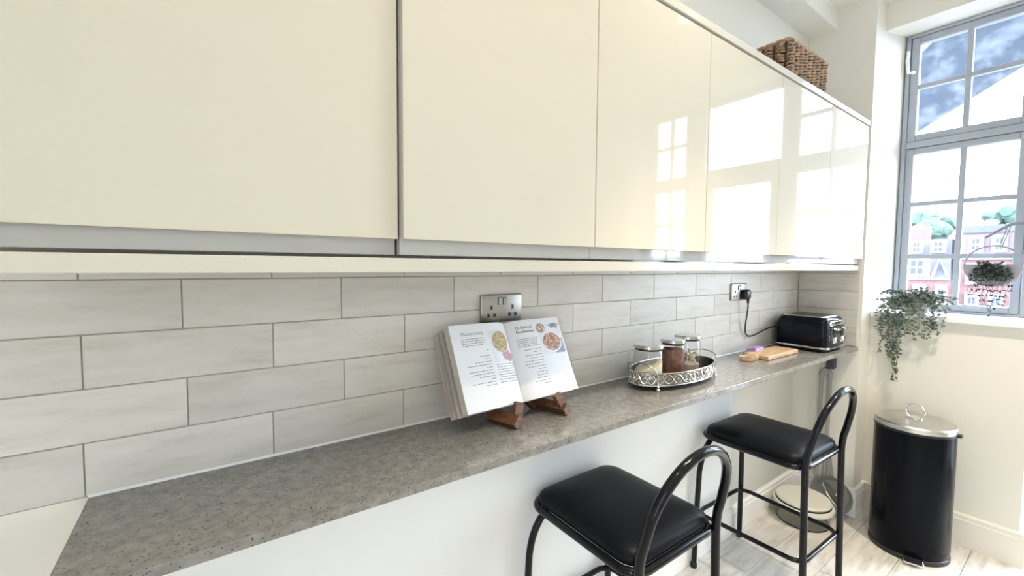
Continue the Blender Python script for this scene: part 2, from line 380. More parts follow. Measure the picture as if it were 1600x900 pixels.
# window wall: apron under the window, lintel, far side
ww = MB()
ww.box(X2, 3.45, -0.88, -0.305, 0, 1.085)
ww.add([(X2,YF,2.612),(X3,YF,2.643),(3.45,YF,2.643),(3.45,YF,CEIL),(X2,YF,CEIL)]+[(X2,-0.300,2.612),(X3,-0.300,2.643),(3.45,-0.300,2.643),(3.45,-0.300,CEIL),(X2,-0.300,CEIL)],
       [(0,1,2,3,4),(9,8,7,6,5),(0,5,6,1),(1,6,7,2),(2,7,8,3),(3,8,9,4),(4,9,5,0)])
ww.box(X2, 3.45, -1.99, -1.44, 0, 1.085); ww.box(X2, 3.45, YF, -1.99, 0, 2.62)
struct(obj('wall_window', ww, 'paint'), 'cream wall under and around the window')
struct(obj('wall_front', MB().box(XL-0.1, 3.5, YF-0.1, YF, 0, CEIL), 'paint'), 'painted wall opposite the worktop')
struct(obj('wall_left', MB().box(XL-0.1, XL, -2.34, 0.1, 0, CEIL).box(XL-0.1, XL, YF, -2.62, 0, CEIL).box(XL-0.1, XL, -2.62, -2.34, 2.42, CEIL), 'paint'), 'painted wall at the near end')
# sill
struct(obj('trim_1', MB().rbox(X2-0.025, X3+0.03, -0.88, -0.312, 1.085, 1.113, 0.004, 2), 'paint_white'), 'white painted windowsill')
# baseboards
def base_profile(mb, p, q, nrm, h=0.155, t=0.02):   # extruded skirting profile from p to q, projecting along nrm
    prof = [(0,0),(t,0),(t,h-0.028),(t-0.003,h-0.024),(t-0.004,h-0.006),(t-0.009,h),(0,h)]
    vs = [(e[0]+nrm[0]*d, e[1]+nrm[1]*d, z) for e in (p, q) for d, z in prof]; n = len(prof)
    mb.add(vs, [tuple(range(n)), tuple(range(2*n-1, n-1, -1))]+[(i,(i+1)%n,(i+1)%n+n,i+n) for i in range(n)]); return mb
struct(obj('baseboard_back', base_profile(MB(), (2.145,0.004), (X1,0.004), (0,-1), 0.135), 'paint_white'), 'white skirting under the worktop')
be = base_profile(MB(), (X1,0.0), (X1,-0.305), (-1,0), 0.15); base_profile(be, (X1-0.02,-0.305), (X2,-0.305), (0,-1), 0.15)
struct(obj('baseboard_end', be, 'paint_white'), 'cream skirting round the end wall nib')
bw = base_profile(MB(), (X2,-0.305), (X2,-0.88), (-1,0), 0.156); base_profile(bw, (X2-0.02,-0.88), (X3+0.1,-0.88), (0,-1), 0.156)
struct(obj('baseboard_window', bw, 'paint'), 'cream skirting under the window')
# boarded panel under worktop
pn = struct(obj('trim_2', MB().box(-0.142, 2.138, -0.012, 0.004, 0, CT-0.02), 'paint_white'), 'white painted panel below the worktop')
obj('plinth', MB().rbox(-0.142, 2.150, -0.018, -0.0115, 0, 0.14, 0.002, 1), 'paint_white', pn)

# ------------------------------------------------------------------ windows
def sash(root, y0, y1, z0, z1, cols, bars, st=0.042, x=X3, d=0.04, glass='glass', bar=0.024, bot=None):
    bot = bot or st
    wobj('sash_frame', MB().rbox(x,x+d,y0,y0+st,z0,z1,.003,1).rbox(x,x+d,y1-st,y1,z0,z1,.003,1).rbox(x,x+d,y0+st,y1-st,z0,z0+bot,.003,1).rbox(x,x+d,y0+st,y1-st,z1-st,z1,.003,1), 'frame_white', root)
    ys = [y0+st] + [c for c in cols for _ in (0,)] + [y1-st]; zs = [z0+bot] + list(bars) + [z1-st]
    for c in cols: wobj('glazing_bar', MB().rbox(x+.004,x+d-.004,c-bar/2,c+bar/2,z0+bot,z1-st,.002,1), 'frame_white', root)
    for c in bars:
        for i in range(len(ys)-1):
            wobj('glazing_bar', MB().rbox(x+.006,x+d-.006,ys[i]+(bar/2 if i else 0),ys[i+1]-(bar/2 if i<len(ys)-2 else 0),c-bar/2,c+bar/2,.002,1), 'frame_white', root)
    for i in range(len(ys)-1):
        for j in range(len(zs)-1):
            wobj('pane', MB().box(x+.018,x+.021,ys[i],ys[i+1],zs[j],zs[j+1]), glass, root)
def casement(n, ya, yb, col, hand):
    r = struct(empty('window_%d' % n, (X3, (ya+yb)/2, 1.113)), ['painted casement window of small panes above the sill', 'second small-paned casement window beyond the glazed door'][n-1])
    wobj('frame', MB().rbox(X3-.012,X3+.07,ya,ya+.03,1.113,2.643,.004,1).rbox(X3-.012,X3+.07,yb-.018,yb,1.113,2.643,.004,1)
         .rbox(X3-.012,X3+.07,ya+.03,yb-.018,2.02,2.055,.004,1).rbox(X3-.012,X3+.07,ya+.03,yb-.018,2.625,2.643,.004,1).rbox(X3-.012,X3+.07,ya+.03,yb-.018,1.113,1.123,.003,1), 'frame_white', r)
    sash(r, ya+.032, yb-.020, 1.124, 2.018, [col], [1.4165, 1.7085], .034)
    sash(r, ya+.032, yb-.020, 2.057, 2.624, [col], [2.355], .036, glass='glass_dirty')
    if hand:
        wobj('stay', MB().tube([(X3-.03,-.352,2.55),(X3-.038,-.356,2.53),(X3-.03,-.350,2.50),(X3-.034,-.356,2.46),(X3-.03,-.358,2.435),(X3-.03,-.372,2.43),(X3-.012,-.378,2.435)], .008, 8), 'paint_white', r, True)
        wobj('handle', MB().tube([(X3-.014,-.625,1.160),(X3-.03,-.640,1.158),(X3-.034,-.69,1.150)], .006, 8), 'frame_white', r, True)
    return r
casement(1, -0.845, -0.340, -0.588, True)
casement(2, -1.965, -1.555, -1.747, False)
dr = struct(empty('door_1', (X3, -1.14, 0)), 'glazed balcony door with an overlight')
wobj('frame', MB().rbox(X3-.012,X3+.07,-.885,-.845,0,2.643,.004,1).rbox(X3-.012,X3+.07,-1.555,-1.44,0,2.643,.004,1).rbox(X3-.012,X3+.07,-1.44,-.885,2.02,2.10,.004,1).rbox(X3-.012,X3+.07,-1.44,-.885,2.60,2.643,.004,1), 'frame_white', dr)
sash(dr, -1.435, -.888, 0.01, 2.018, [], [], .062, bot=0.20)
wobj('pane', MB().box(X3+.018,X3+.021,-1.44,-.885,2.10,2.60), 'glass_dirty', dr)

w3 = struct(empty('window_3', (XL-.05, -2.48, 0)), 'added tall glazed door out of view, letting in fill daylight')  # invented door, out of view, added to bring fill daylight from the left
for a_, c_ in ((-2.62,-2.34),): sash(w3, a_, c_, 0.0, 2.42, [], [], .03, XL-.075)
# ================================================================== OUTDOORS
struct(obj('ground', MB().box(4.5, 260, -120, 120, -9.2, -9.0), 'ground'), 'street level far below the window')
S = 2.0; BX = 50.0; CY, CZ = -1.0579, 1.3518
def by(y): return CY + (y-CY)*S*(1.0)
def bz(z): return CZ + (z-CZ)*S
def bwin(root, y0, y1, z0, z1, x, mat='trim_far', bars=True):
    y0, y1 = by(y0), by(y1); z0, z1 = bz(z0), bz(z1)
    f = wobj('window', MB().box(x-.25,x+.05,y0,y1,z0,z1), mat, root)
    cy, dy, dz = (y0+y1)/2, abs(y1-y0), z1-z0
    for s in (-1, 1):
        for h in (0.16, 0.54):
            p = MB().box(x-.29,x-.24, cy+s*dy*.045, cy+s*dy*.23, z0+dz*h, z0+dz*(h+.28))
            l = root.location; o = obj('pane', p.shift((-l.x,-l.y,-l.z)), 'pane_far', f)
lb = empty('terrace_house', (BX, by(3.4), -9.0))
wobj('wall', MB().box(BX, BX+9, by(2.72), by(6.2), -9.0, bz(0.90)), 'brick', lb)
wobj('parapet', MB().box(BX-.25, BX+.2, by(2.72), by(6.2), bz(0.86), bz(0.95)), 'trim_far', lb)
wobj('roof', MB().add([(BX+.1,by(2.74),bz(.95)),(BX+.1,by(6.2),bz(.95)),(BX+2.2,by(6.2),bz(2.62)),(BX+2.2,by(2.90),bz(2.62)),(BX+9,by(2.74),bz(.95)),(BX+9,by(6.2),bz(.95)),(BX+9,by(6.2),bz(2.62)),(BX+9,by(2.90),bz(2.62))],
     [(0,1,2,3),(4,7,6,5),(0,3,7,4),(1,5,6,2),(3,2,6,7),(0,4,5,1)]), 'slate', lb)
bwin(lb, 3.32, 4.12, 0.98, 1.82, BX-.3); bwin(lb, 2.98, 3.46, 1.99, 2.56, BX+1.2); bwin(lb, 3.70, 4.12, 1.99, 2.56, BX+1.2)
bwin(lb, 3.42, 3.84, -.35, 0.66, BX-.02); bwin(lb, 2.78, 3.14, -.35, 0.66, BX-.02); bwin(lb, 4.1, 4.5, -.35, 0.66, BX-.02)
wobj('gable_board', MB().tube([(BX+.2,by(3.30),bz(.95)),(BX+.6,by(3.12),bz(1.75)),(BX+.2,by(2.80),bz(.98))], .13, 6), 'trim_far', lb)
wobj('chimney', MB().box(BX+3, BX+4.4, by(3.75), by(4.35), bz(2.3), bz(3.28)), 'brick', lb)
tag(lb, 'red brick house with slate mansard and white dormers beyond the left panes', 'building')
rb = empty('terrace_house', (BX+1, by(1.3), -9.0))
wobj('wall', MB().box(BX+1, BX+10, by(-1.2), by(2.62), -9.0, bz(1.78)), 'brick', rb)
wobj('upper_wall', MB().box(BX+1.2, BX+10, by(-1.2), by(2.62), bz(1.78), bz(2.80)), 'brick_pale', rb)
wobj('cornice', MB().box(BX+.7, BX+10, by(-1.2), by(2.66), bz(1.72), bz(1.84)), 'trim_far', rb)
rf = wobj('roof', MB().box(BX+1.0, BX+10, by(-1.2), by(2.64), bz(2.80), bz(3.08)), 'slate', rb)
for a, c, h in ((2.25, 2.45, 3.24), (1.75, 2.05, 3.34), (1.30, 1.45, 3.20), (0.2, 0.6, 3.30)):
    wobj('chimney', MB().box(BX+3, BX+4.5, by(a), by(c), bz(3.05), bz(h)), 'brick_pale', rb)
for a, c in ((1.92, 2.34), (1.28, 1.70), (0.60, 1.02)):
    bwin(rb, a, c, 2.00, 2.68, BX+1.2); bwin(rb, a-.02, c+.02, 0.7, 1.55, BX+1.0); bwin(rb, a, c, -.6, 0.35, BX+1.0)
tag(rb, 'pale upper brick house with flat slate roof beyond the right panes', 'building')
def crown(name, c, r, label):
    root = empty(name, (c[0], c[1], -9.0))
    wobj('trunk', MB().tube([(c[0],c[1],-9.0),(c[0],c[1],c[2])], .35, 8), 'stem', root)
    mb = MB(); rnd = random.Random(int(c[1]*10))
    for i in range(26):
        a, e, q = rnd.random()*2*PI, rnd.random()*PI-PI/2, r*(.35+.5*rnd.random())
        p = Vector((c[0]+q*math.cos(a)*math.cos(e), c[1]+q*1.25*math.sin(a)*math.cos(e), c[2]+q*.75*math.sin(e)))
        bm = bmesh.new(); bmesh.ops.create_icosphere(bm, subdivisions=2, radius=r*(.22+.18*rnd.random()))
        for v in bm.verts: v.co *= 1 + .25*(rnd.random()-.5)
        bm.verts.index_update()
        mb.add([(v.co+p)[:] for v in bm.verts], [[v.index for v in f.verts] for f in bm.faces]); bm.free()
    wobj('crown', mb, 'tree_far', root); tag(root, label, 'tree', 'trees behind the houses')
crown('broadleaf_tree', (66, 11.3, 5.2), 3.2, 'green treetop showing behind the left house chimney')
crown('broadleaf_tree', (70, 5.2, 6.0), 2.6, 'green treetop showing above the right house roof')
# canopy sheet outside, crossing the view through the top panes
dx, dy = 0.862, 0.507; nx, ny = -0.507, 0.862
def cp(a, n): return (dx*a + nx*n, dy*a + ny*n)
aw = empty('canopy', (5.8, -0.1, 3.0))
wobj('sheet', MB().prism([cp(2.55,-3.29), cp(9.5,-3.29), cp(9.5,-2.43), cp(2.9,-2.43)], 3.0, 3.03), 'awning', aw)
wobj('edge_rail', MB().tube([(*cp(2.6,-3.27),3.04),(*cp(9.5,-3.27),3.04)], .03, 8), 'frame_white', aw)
tag(aw, 'pale blue canopy sheet outside the top window panes', 'canopy')

# ================================================================== WALL CABINETS
DW = 0.5056; XR = 2.865
cab_labels = ['cream gloss wall cabinet at far left, door set slightly back', 'cream gloss wall cabinet second from left, above the open cookbook',
 'cream gloss wall cabinet third from left, above the left end of the tray', 'cream gloss wall cabinet fourth from left, reflecting the glazed door',
 'cream gloss wall cabinet under the wicker basket, second from the end wall', 'cream gloss wall cabinet at the end wall, reflecting the window panes']
for i in range(6):
    x0 = XR - DW*(6-i); x1 = x0 + DW; back = 0.013 if i == 0 else 0.0
    if i == 0: x0 -= 0.03; x1 -= 0.003
    r = empty('wall_cabinet', ((x0+x1)/2, -0.14, 1.369))
    wobj('body', MB().rbox(x0+.0008, x1-.0008, -0.2795+back, -0.001, 1.369, 2.0893, .0008, 1), 'carcass', r)
    wobj('door', MB().rbox(x0+.0014, x1-.0014, -0.298+back, -0.2815+back, 1.3985, 2.083, .0014, 2), 'gloss', r)
    tag(r, cab_labels[i], 'cabinet', 'cream gloss wall cabinets')
tag(obj('cornice', MB().rbox(-0.235, XR+.004, -0.302, -0.001, 2.0895, 2.113, .002, 2), 'rail'), 'cream gloss cornice panel along the cabinet tops', 'cornice')
lr = MB().rbox(-0.235, XR, -0.284, -0.266, 1.3365, 1.3635, .002, 2).box(-0.235, XR-.003, -0.2665, -0.16, 1.3370, 1.345).box(-0.235, XR-.003, -0.18, -0.16, 1.345, 1.3688)
tag(obj('light_rail', lr, 'rail'), 'cream light rail running under the wall cabinets', 'pelmet')

# ================================================================== WORKTOP
wt = empty('worktop', (1.366, -0.15, CT))
wobj('slab', MB().rbox(-0.143, X1-.006, -0.2974, -0.0005, CT-.0186, CT, .0012, 2), 'quartz', wt)
wobj('sealant_bead', MB().add([(-.143,-.0008,CT),(-.143,-.005,CT),(-.143,-.0008,CT+.0042),(X1-.006,-.0008,CT),(X1-.006,-.005,CT),(X1-.006,-.0008,CT+.0042)],[(0,1,2),(3,5,4),(0,3,4,1),(1,4,5,2),(0,2,5,3)]), 'sealant', wt)
wobj('support_bracket', MB().rbox(X1-.045, X1-.001, -.205, -.168, .79, CT-.019, .006, 2), 'bracket', wt)
tag(wt, 'long speckled grey quartz worktop along the tiled wall', 'worktop')

# ================================================================== SOCKETS
def socket(xc, zc, label, plugged):
    r = empty('double_socket', (xc, 0, zc))
    def L(mb): return mb
    obj('faceplate', MB().rbox(-.0735,.0735,-.009,0.0005,-.041,.041,.004,3), 'plate', r, True)
    for s in (-1, 1):
        rk = obj('rocker_switch', MB().rbox(s*.0085-.0062, s*.0085+.0068, -.0135,-.008, .010,.030,.0012,2), 'plate', r)
        obj('surround', MB().box(s*.0085-.0078, s*.0085+.0074, -.0098,-.0088, .0095,.0325), 'socket_grey', rk)
        cx = s*.038
        for (dx_, dz_, w_, h_) in ((0,.002,.0042,.0072),(-.0105,-.0205,.0062,.0058),(.0105,-.0205,.0062,.0058)):
            q = obj('pin_hole', MB().rbox(cx+dx_-w_, cx+dx_+w_, -.0100,-.0088, dz_-h_, dz_+h_, .0004,1), 'socket_grey', r)
            obj('slot', MB().box(cx+dx_-w_*.42, cx+dx_+w_*.42, -.0106,-.0098, dz_-h_*.5, dz_+h_*.5), 'hole', q)
    return tag(r, label, 'socket', 'steel double sockets')
socket(0.757, 1.224, 'brushed steel double socket on the tiles behind the cookbook', False)
socket(2.168, 1.228, 'brushed steel double socket with a black plug in it', True)

# ================================================================== TOASTER with cord and plug
def toaster():
    r = empty('toaster', (2.64, -0.15, CT))
    a, bb = 0.130, 0.119
    mb = MB(); N = 7; lay = []
    for z, ins in ((.022,0.004),(.030,0.0),(.10,0.0),(.135,0.003),(.155,0.009),(.167,.018),(.173,.028)):
        lay.append(rrect(a-ins, bb-ins*.6, .030, N, z))
    n = len(lay[0]); vs = [p for l in lay for p in l]; fs = []
    for i in range(len(lay)-1):
        for k in range(n): fs.append((i*n+k, i*n+(k+1)%n, (i+1)*n+(k+1)%n, (i+1)*n+k))
    fs.append(tuple(reversed(range(n)))); fs.append(tuple((len(lay)-1)*n+k for k in range(n)))
    obj('body', mb.add(vs, fs), 'toaster_black', r, True)
    obj('base', MB().add([*rrect(a-.012,bb-.012,.03,N,.004), *rrect(a-.006,bb-.006,.03,N,.017)], [tuple(reversed(range(n))), tuple(range(n,2*n))]+[(k,(k+1)%n,(k+1)%n+n,k+n) for k in range(n)]), 'plastic_black', r, True)
    for sx in (-1, 1):
        for sy in (-1, 1): obj('foot', MB().lathe([(.010,0),(.011,.005)], 10, (sx*(a-.03), sy*(bb-.03), 0)), 'rubber', r)
    obj('base_trim', MB().tube(rrect(a+.001, bb+.001, .032, N, .0225), .0062, 8, True), 'chrome', r, True)
    tp = obj('top_plate', MB().add([*rrect(a-.030,bb-.022,.022,N,.1722), *rrect(a-.033,bb-.025,.02,N,.1775)], [tuple(reversed(range(n))), tuple(range(n,2*n))]+[(k,(k+1)%n,(k+1)%n+n,k+n) for k in range(n)]), 'steel', r, True)
    for s in (-.066, -.024, .024, .066):
        obj('slot', MB().box(s-.012, s+.012, -.078, .080, .1770, .1781), 'hole', tp)
    obj('control_panel', MB().rbox(-.078,.078,-bb-.003,-bb+.006,.040,.128,.004,2), 'plastic_black', r)
    obj('control_trim', MB().rbox(-.100,.100,-bb-.007,-bb+.012,.132,.158,.006,3), 'chrome', r, True)
    for s in (-.052, .052):
        lv = obj('lever', MB().rbox(s-.024,s+.024,-bb-.030,-bb-.002,.112,.122,.004,2), 'chrome', r, True)
        obj('lever_slot', MB().box(s-.003,s+.003,-bb-.0045,-bb-.002,.050,.112), 'hole', lv)
        d = MB().lathe([(.0165,0),(.0165,.012),(.013,.017),(0,.017)], 20).xform(Matrix.Rotation(PI/2,4,'X')).shift((s,-bb-.003,.063))
        dl = obj('dial', d, 'chrome', r, True); obj('dial_mark', MB().box(s-.0015,s+.0015,-bb-.0208,-bb-.0195,.064,.078), 'hole', dl)
    # cord and plug
    w0 = Vector((2.64,-.15,CT))
    pts = [(2.212,-.030,1.190),(2.213,-.030,1.15),(2.215,-.024,1.10),(2.222,-.016,1.05),(2.24,-.012,1.015),(2.28,-.012,1.000),(2.34,-.014,1.004),(2.42,-.018,1.020),(2.47,-.035,1.035),(2.512,-.055,1.04)]
    sm = []
    for i in range(len(pts)-1):
        p0, p1, p2, p3 = [Vector(pts[max(0,min(len(pts)-1,j))]) for j in (i-1,i,i+1,i+2)]
        for q in range(6):
            t = q/6; sm.append(.5*((2*p1)+(p2-p0)*t+(2*p0-5*p1+4*p2-p3)*t*t+(3*p1-p0-3*p2+p3)*t**3))
    sm.append(Vector(pts[-1]))
    obj('cord', MB().tube([p-w0 for p in sm], .0036, 8), 'plastic_black', r, True)
    pl = MB().rbox(2.186,2.238,-.036,-.0092,1.190,1.240,.012,3)
    pg = wobj('plug', pl, 'plastic_black', r, True)
    wobj('cord_grip', MB().tube([(2.212,-.030,1.196),(2.212,-.030,1.172)], [.0075,.005], 10), 'plastic_black', r, True).parent = pg
    return tag(r, 'black and chrome four-slice toaster in the corner of the worktop', 'toaster')
toaster()

# ================================================================== CUTTING BOARD + CLOTH
cb = empty('chopping_board', (2.2, -0.12, CT))
wobj('board', MB().rbox(2.100, 2.420, -.182, -.070, CT+.001, CT+.020, .004, 2), 'board_wood', cb)
hp = [(2.098,-.095),(2.06,-.090),(2.025,-.088),(2.004,-.098),(1.998,-.118),(2.004,-.136),(2.025,-.146),(2.06,-.145),(2.098,-.142)]
wobj('handle', MB().prism(hp, CT+.002, CT+.018), 'board_wood', cb)
wobj('strap', MB().tube([(2.035+.030*math.cos(t), -.135+.022*math.sin(t), CT+.0215+.004*math.sin(2*t)) for t in [2*PI*i/20 for i in range(20)]], .0028, 6, True), 'strap', cb, True)
tag(cb, 'beech paddle chopping board lying in front of the toaster', 'chopping board')
sp = MB(); g = 8
for iz in (0, 1):
    for i in range(g+1):
        for j in range(g+1):
            u_, v_ = i/g, j/g
            sp.v.append((2.165+.085*u_+.008*math.sin(5*v_), -.095+.040*v_, CT+.0205+iz*(.012+.005*math.sin(PI*u_)*math.sin(PI*v_)+.003*math.sin(9*u_+4*v_))))
G = (g+1)**2
for i in range(g):
    for j in range(g):
        a = i*(g+1)+j; sp.f += [(a,a+1,a+g+2,a+g+1), (a+G,a+g+1+G,a+g+2+G,a+1+G)]
for i in range(g):
    for a, c in ((i, i+1), (g*(g+1)+i, g*(g+1)+i+1), (i*(g+1), (i+1)*(g+1)), (i*(g+1)+g, (i+1)*(g+1)+g)):
        sp.f.append((a, c, c+G, a+G))
tag(obj('folded_cloth', sp, 'sponge', None, True), 'small folded lilac cloth lying on the chopping board', 'cloth')

# ================================================================== TRAY
TC = Vector((1.455, -0.128, CT)); TA, TB = 0.222, 0.098
tr = empty('oval_tray', TC)
def ell(t, s=1.0, z=0.0): return (TA*s*math.cos(t), TB*s*math.sin(t), z) if s == 1.0 else ((TA+s)*math.cos(t), (TB+s)*math.sin(t), z)
NE = 96
angs = [2*PI*i/NE for i in range(NE)]
obj('tray_floor', MB().lathe([(0.0001,.017),(1,.017),(1,.021),(0.0001,.021)], NE, (0,0,0), TA-.001, TB-.001), 'silver_dark', tr, False)
band = MB()
band.v = [((TA+o)*math.cos(t), (TB+o)*math.sin(t), z) for o, z in ((0,.020),(0,.060),(-.002,.060),(-.002,.020)) for t in angs]
for q in range(4):
    for k in range(NE):
        l = (k+1) % NE; band.f.append((q*NE+k, q*NE+l, ((q+1)%4)*NE+l, ((q+1)%4)*NE+k))
obj('gallery', band, 'silver_dark', tr, True)
for z, rr in ((.061,.0026),(.0195,.003)):
    obj('rim', MB().tube([((TA+.001)*math.cos(t),(TB+.001)*math.sin(t),z) for t in angs], rr, 8, True), 'silver', tr, True)
fil = MB(); NM = 16; NP = 192
for ph in (0, PI):
    fil.tube([((TA+.002)*math.cos(2*PI*i/NP), (TB+.002)*math.sin(2*PI*i/NP), .040+.015*math.sin(NM*2*PI*i/NP+ph)) for i in range(NP)], .0017, 5, True)
# arc-length-spaced rosettes
for kk in range(2*NM):
    t = 2*PI*(kk+.5)/(2*NM)
    for rad in (.0085, .0040):
        cx_, cy_ = (TA+.0022)*math.cos(t), (TB+.0022)*math.sin(t); tx, ty = -TA*math.sin(t), TB*math.cos(t); tn = math.hypot(tx,ty)
        fil.tube([(cx_+tx/tn*rad*math.cos(q), cy_+ty/tn*rad*math.cos(q), .040+rad*math.sin(q)) for q in [2*PI*i/10 for i in range(10)]], .0013, 4, True)
    for zz in (.0535, .0265):
        t2 = 2*PI*kk/(2*NM); rad = .0055
        cx_, cy_ = (TA+.0022)*math.cos(t2), (TB+.0022)*math.sin(t2); tx, ty = -TA*math.sin(t2), TB*math.cos(t2); tn = math.hypot(tx,ty)
        fil.tube([(cx_+tx/tn*rad*math.cos(q), cy_+ty/tn*rad*math.cos(q), zz+rad*.8*math.sin(q)) for q in [2*PI*i/10 for i in range(10)]], .0013, 4, True)
obj('filigree', fil, 'silver', tr, True)
for sgn in (-1, 1):
    a0 = math.asin(.60)
    p0 = ((TA+.004)*sgn*math.cos(a0), -(TB+.004)*.60); p1 = (p0[0], -p0[1])
    path = [(p0[0],p0[1],.030)] + [(p0[0]+sgn*(.004+.022*math.sin(PI*i/14)), p0[1]+(p1[1]-p0[1])*(0.5-0.5*math.cos(PI*i/14)), .055+.038*math.sin(PI*i/14)**.7) for i in range(15)] + [(p1[0],p1[1],.030)]
    obj('handle', MB().tube(path, .0028, 8), 'silver', tr, True)
    for p in (p0, p1):
        obj('foot', MB().lathe([(.0035,.034),(.003,.020),(.005,.016),(.003,.012),(.0065,.006),(.0045,.0005)], 12, (p[0],p[1],0)), 'silver', tr, True)
tag(tr, 'oval silver filigree tray with looped handles holding jars', 'tray')
# jars
def jar(x, y, r, h, label, kind):
    z0 = CT+.0215
    j = empty('storage_jar', (x, y, z0))
    t = .0025; lh = .016
    obj('glass', MB().lathe([(r*.93,0),(r,.004),(r,h-.012),(r*.93,h-.004),(r*.90,h)], 40), 'jar_glass', j, True)
    obj('lid', MB().lathe([(r*.98,h+.003),(r*1.03,h+.005),(r*1.03,h+lh-.003),(r*1.0,h+lh),(0.0001,h+lh+.001)], 40), 'lid_steel', j, True)
    obj('seal', MB().lathe([(r*.90,h-.003),(r*.94,h-.001),(r*.94,h+.004),(r*.90,h+.005)], 40), 'rubber', j, True)
    ri = r - t - .0008
    if kind == 'sugar':
        prof = MB(); n = 32; R_ = 8; zt = lambda a_, q: .052 + .022*math.cos(a_+.55)*q
        vs = [(ri*math.cos(2*PI*k/n), ri*math.sin(2*PI*k/n), .0065) for k in range(n)] + [(ri*q/R_*math.cos(2*PI*k/n), ri*q/R_*math.sin(2*PI*k/n), zt(2*PI*k/n, q/R_)) for q in range(R_,0,-1) for k in range(n)]
        fs = [tuple(reversed(range(n)))] + [(i*n+k, i*n+(k+1)%n, (i+1)*n+(k+1)%n, (i+1)*n+k) for i in range(R_) for k in range(n)] + [tuple(R_*n+k for k in range(n))]
        obj('contents', prof.add(vs, fs), 'sugar', j, True)
    elif kind == 'coffee':
        obj('contents', MB().lathe([(ri,.0065),(ri,h-.020),(ri*.6,h-.017),(.0001,h-.016)], 32), 'coffee', j, True)
    else:
        rnd = random.Random(3); mb = MB(); md = MB()
        obj('contents', MB().lathe([(ri,.0065),(ri,.032),(ri*.7,.040),(.0001,.042)], 28), 'tan_dark', j, True)
        for i in range(22):
            a = rnd.random()*2*PI; q = rnd.random()**.5*(ri-.014); L_ = .018+.014*rnd.random(); d = Vector((rnd.uniform(-1,1), rnd.uniform(-1,1), rnd.uniform(-.3,.9))).normalized()
            c = Vector((q*math.cos(a), q*math.sin(a), .038+.036*rnd.random()))
            pts = [c + d*L_*(s-.5) + Vector((0,0,.004*math.sin(PI*s))) for s in (0,.25,.5,.75,1)]
            lim = ri-.007; pts = [Vector((p.x*min(1,lim/max(1e-6,math.hypot(p.x,p.y))), p.y*min(1,lim/max(1e-6,math.hypot(p.x,p.y))), p.z)) for p in pts]
            mb.tube(pts, [.002,.0055,.006,.005,.0015], 6)
        o = obj('dried_pieces', mb, 'tan', j, True); o['kind'] = 'stuff'
    return tag(j, label, 'jar', 'glass jars on the tray')
jar(1.310, -0.122, 0.0500, 0.112, 'glass jar of pale sugar with steel lid, left on the tray', 'sugar')
jar(1.425, -0.142, 0.0420, 0.122, 'glass jar full of brown cocoa between the two others', 'coffee')
jar(1.545, -0.125, 0.0470, 0.125, 'glass jar of dried tan pieces with steel lid, right on the tray', 'tan')

# ================================================================== COOKBOOK + STAND
bk = empty('cookbook', (0.749, -0.130, 0.972))
byaw, blean, BH, BW, bal, bar_ = 0.0406, 0.4433, 0.2293, 0.2017, 0.1711, 0.1092
Rv = Vector((math.cos(byaw), math.sin(byaw), 0)); Nv = Vector((math.sin(byaw), -math.cos(byaw), 0))
UPv = math.cos(blean)*Vector((0,0,1)) - math.sin(blean)*Nv
NF = math.cos(blean)*Nv + math.sin(blean)*Vector((0,0,1))
def page(side, s, t, off=0.0):                     # s from spine to fore-edge, t from bottom to top
    al = bal if side < 0 else bar_
    D = side*Rv*math.cos(al) + NF*math.sin(al)
    Nn = NF*math.cos(al) - side*Rv*math.sin(al)
    curve = .016*math.sin(PI*min(1, s)**.55) - .004*s
    return s*BW*D + t*BH*UPv + (curve+off)*Nn
def pgrid(side, s0, s1, t0, t1, off, ns=10, ntt=2):
    mb = MB()
    for i in range(ns+1):
        for j in range(ntt+1): mb.v.append(tuple(page(side, s0+(s1-s0)*i/ns, t0+(t1-t0)*j/ntt, off)))
    for i in range(ns):
        for j in range(ntt):
            a = i*(ntt+1)+j; mb.f.append((a, a+1, a+ntt+2, a+ntt+1))
    return mb
def pblock(side, th0, th1):                         # solid wedge of pages under the open page
    mb = MB(); ns = 14
    for i in range(ns+1):
        s = i/ns; th = th0+(th1-th0)*s
        for (t, o) in ((0,-.0006),(1,-.0006),(1,-th),(0,-th)): mb.v.append(tuple(page(side, s*(1 if o>-.001 else 1.0)*.995, t if t else .004, o)))
    for i in range(ns):
        a = i*4
        for q in range(4): mb.f.append((a+q, a+(q+1)%4, a+4+(q+1)%4, a+4+q))
    mb.f += [(0,1,2,3), (ns*4+3,ns*4+2,ns*4+1,ns*4)]
    return mb
pages = {}
for side, nm, th in ((-1, 'left_page', .022), (1, 'right_page', .012)):
    obj('page_block', pblock(side, .020, th), 'paper_edge', bk)
    pages[side] = obj(nm, pgrid(side, 0, 1, 0, 1, 0, 18, 2), 'paper', bk, True)
# loose leaves and covers fanned out behind the left page
for n_, (da, o0) in enumerate(((.10, -.024), (.17, -.028), (.24, -.033))):
    mb = MB(); D = -Rv*math.cos(bal-da) + NF*math.sin(bal-da)
    Nn = NF
    p = [Vector((0,0,0))+Nn*o0, D*(BW*1.035)+Nn*(o0+.006)]
    wv = [p[0], p[1], p[1]+UPv*BH*.985, p[0]+UPv*BH*.985]
    vs = [v for v in wv] + [v - Nn*.002 for v in wv]
    obj('page_leaf' if n_ < 2 else 'cover', mb.add(vs, [(0,1,2,3),(7,6,5,4),(0,4,5,1),(1,5,6,2),(2,6,7,3),(3,7,4,0)]), 'paper_edge' if n_ < 2 else 'cover', bk)
mb = MB(); D = Rv*math.cos(bar_-.06) + NF*math.sin(bar_-.06)
wv = [NF*-.026, D*BW*1.02-NF*.020, D*BW*1.02-NF*.020+UPv*BH, -NF*.026+UPv*BH]
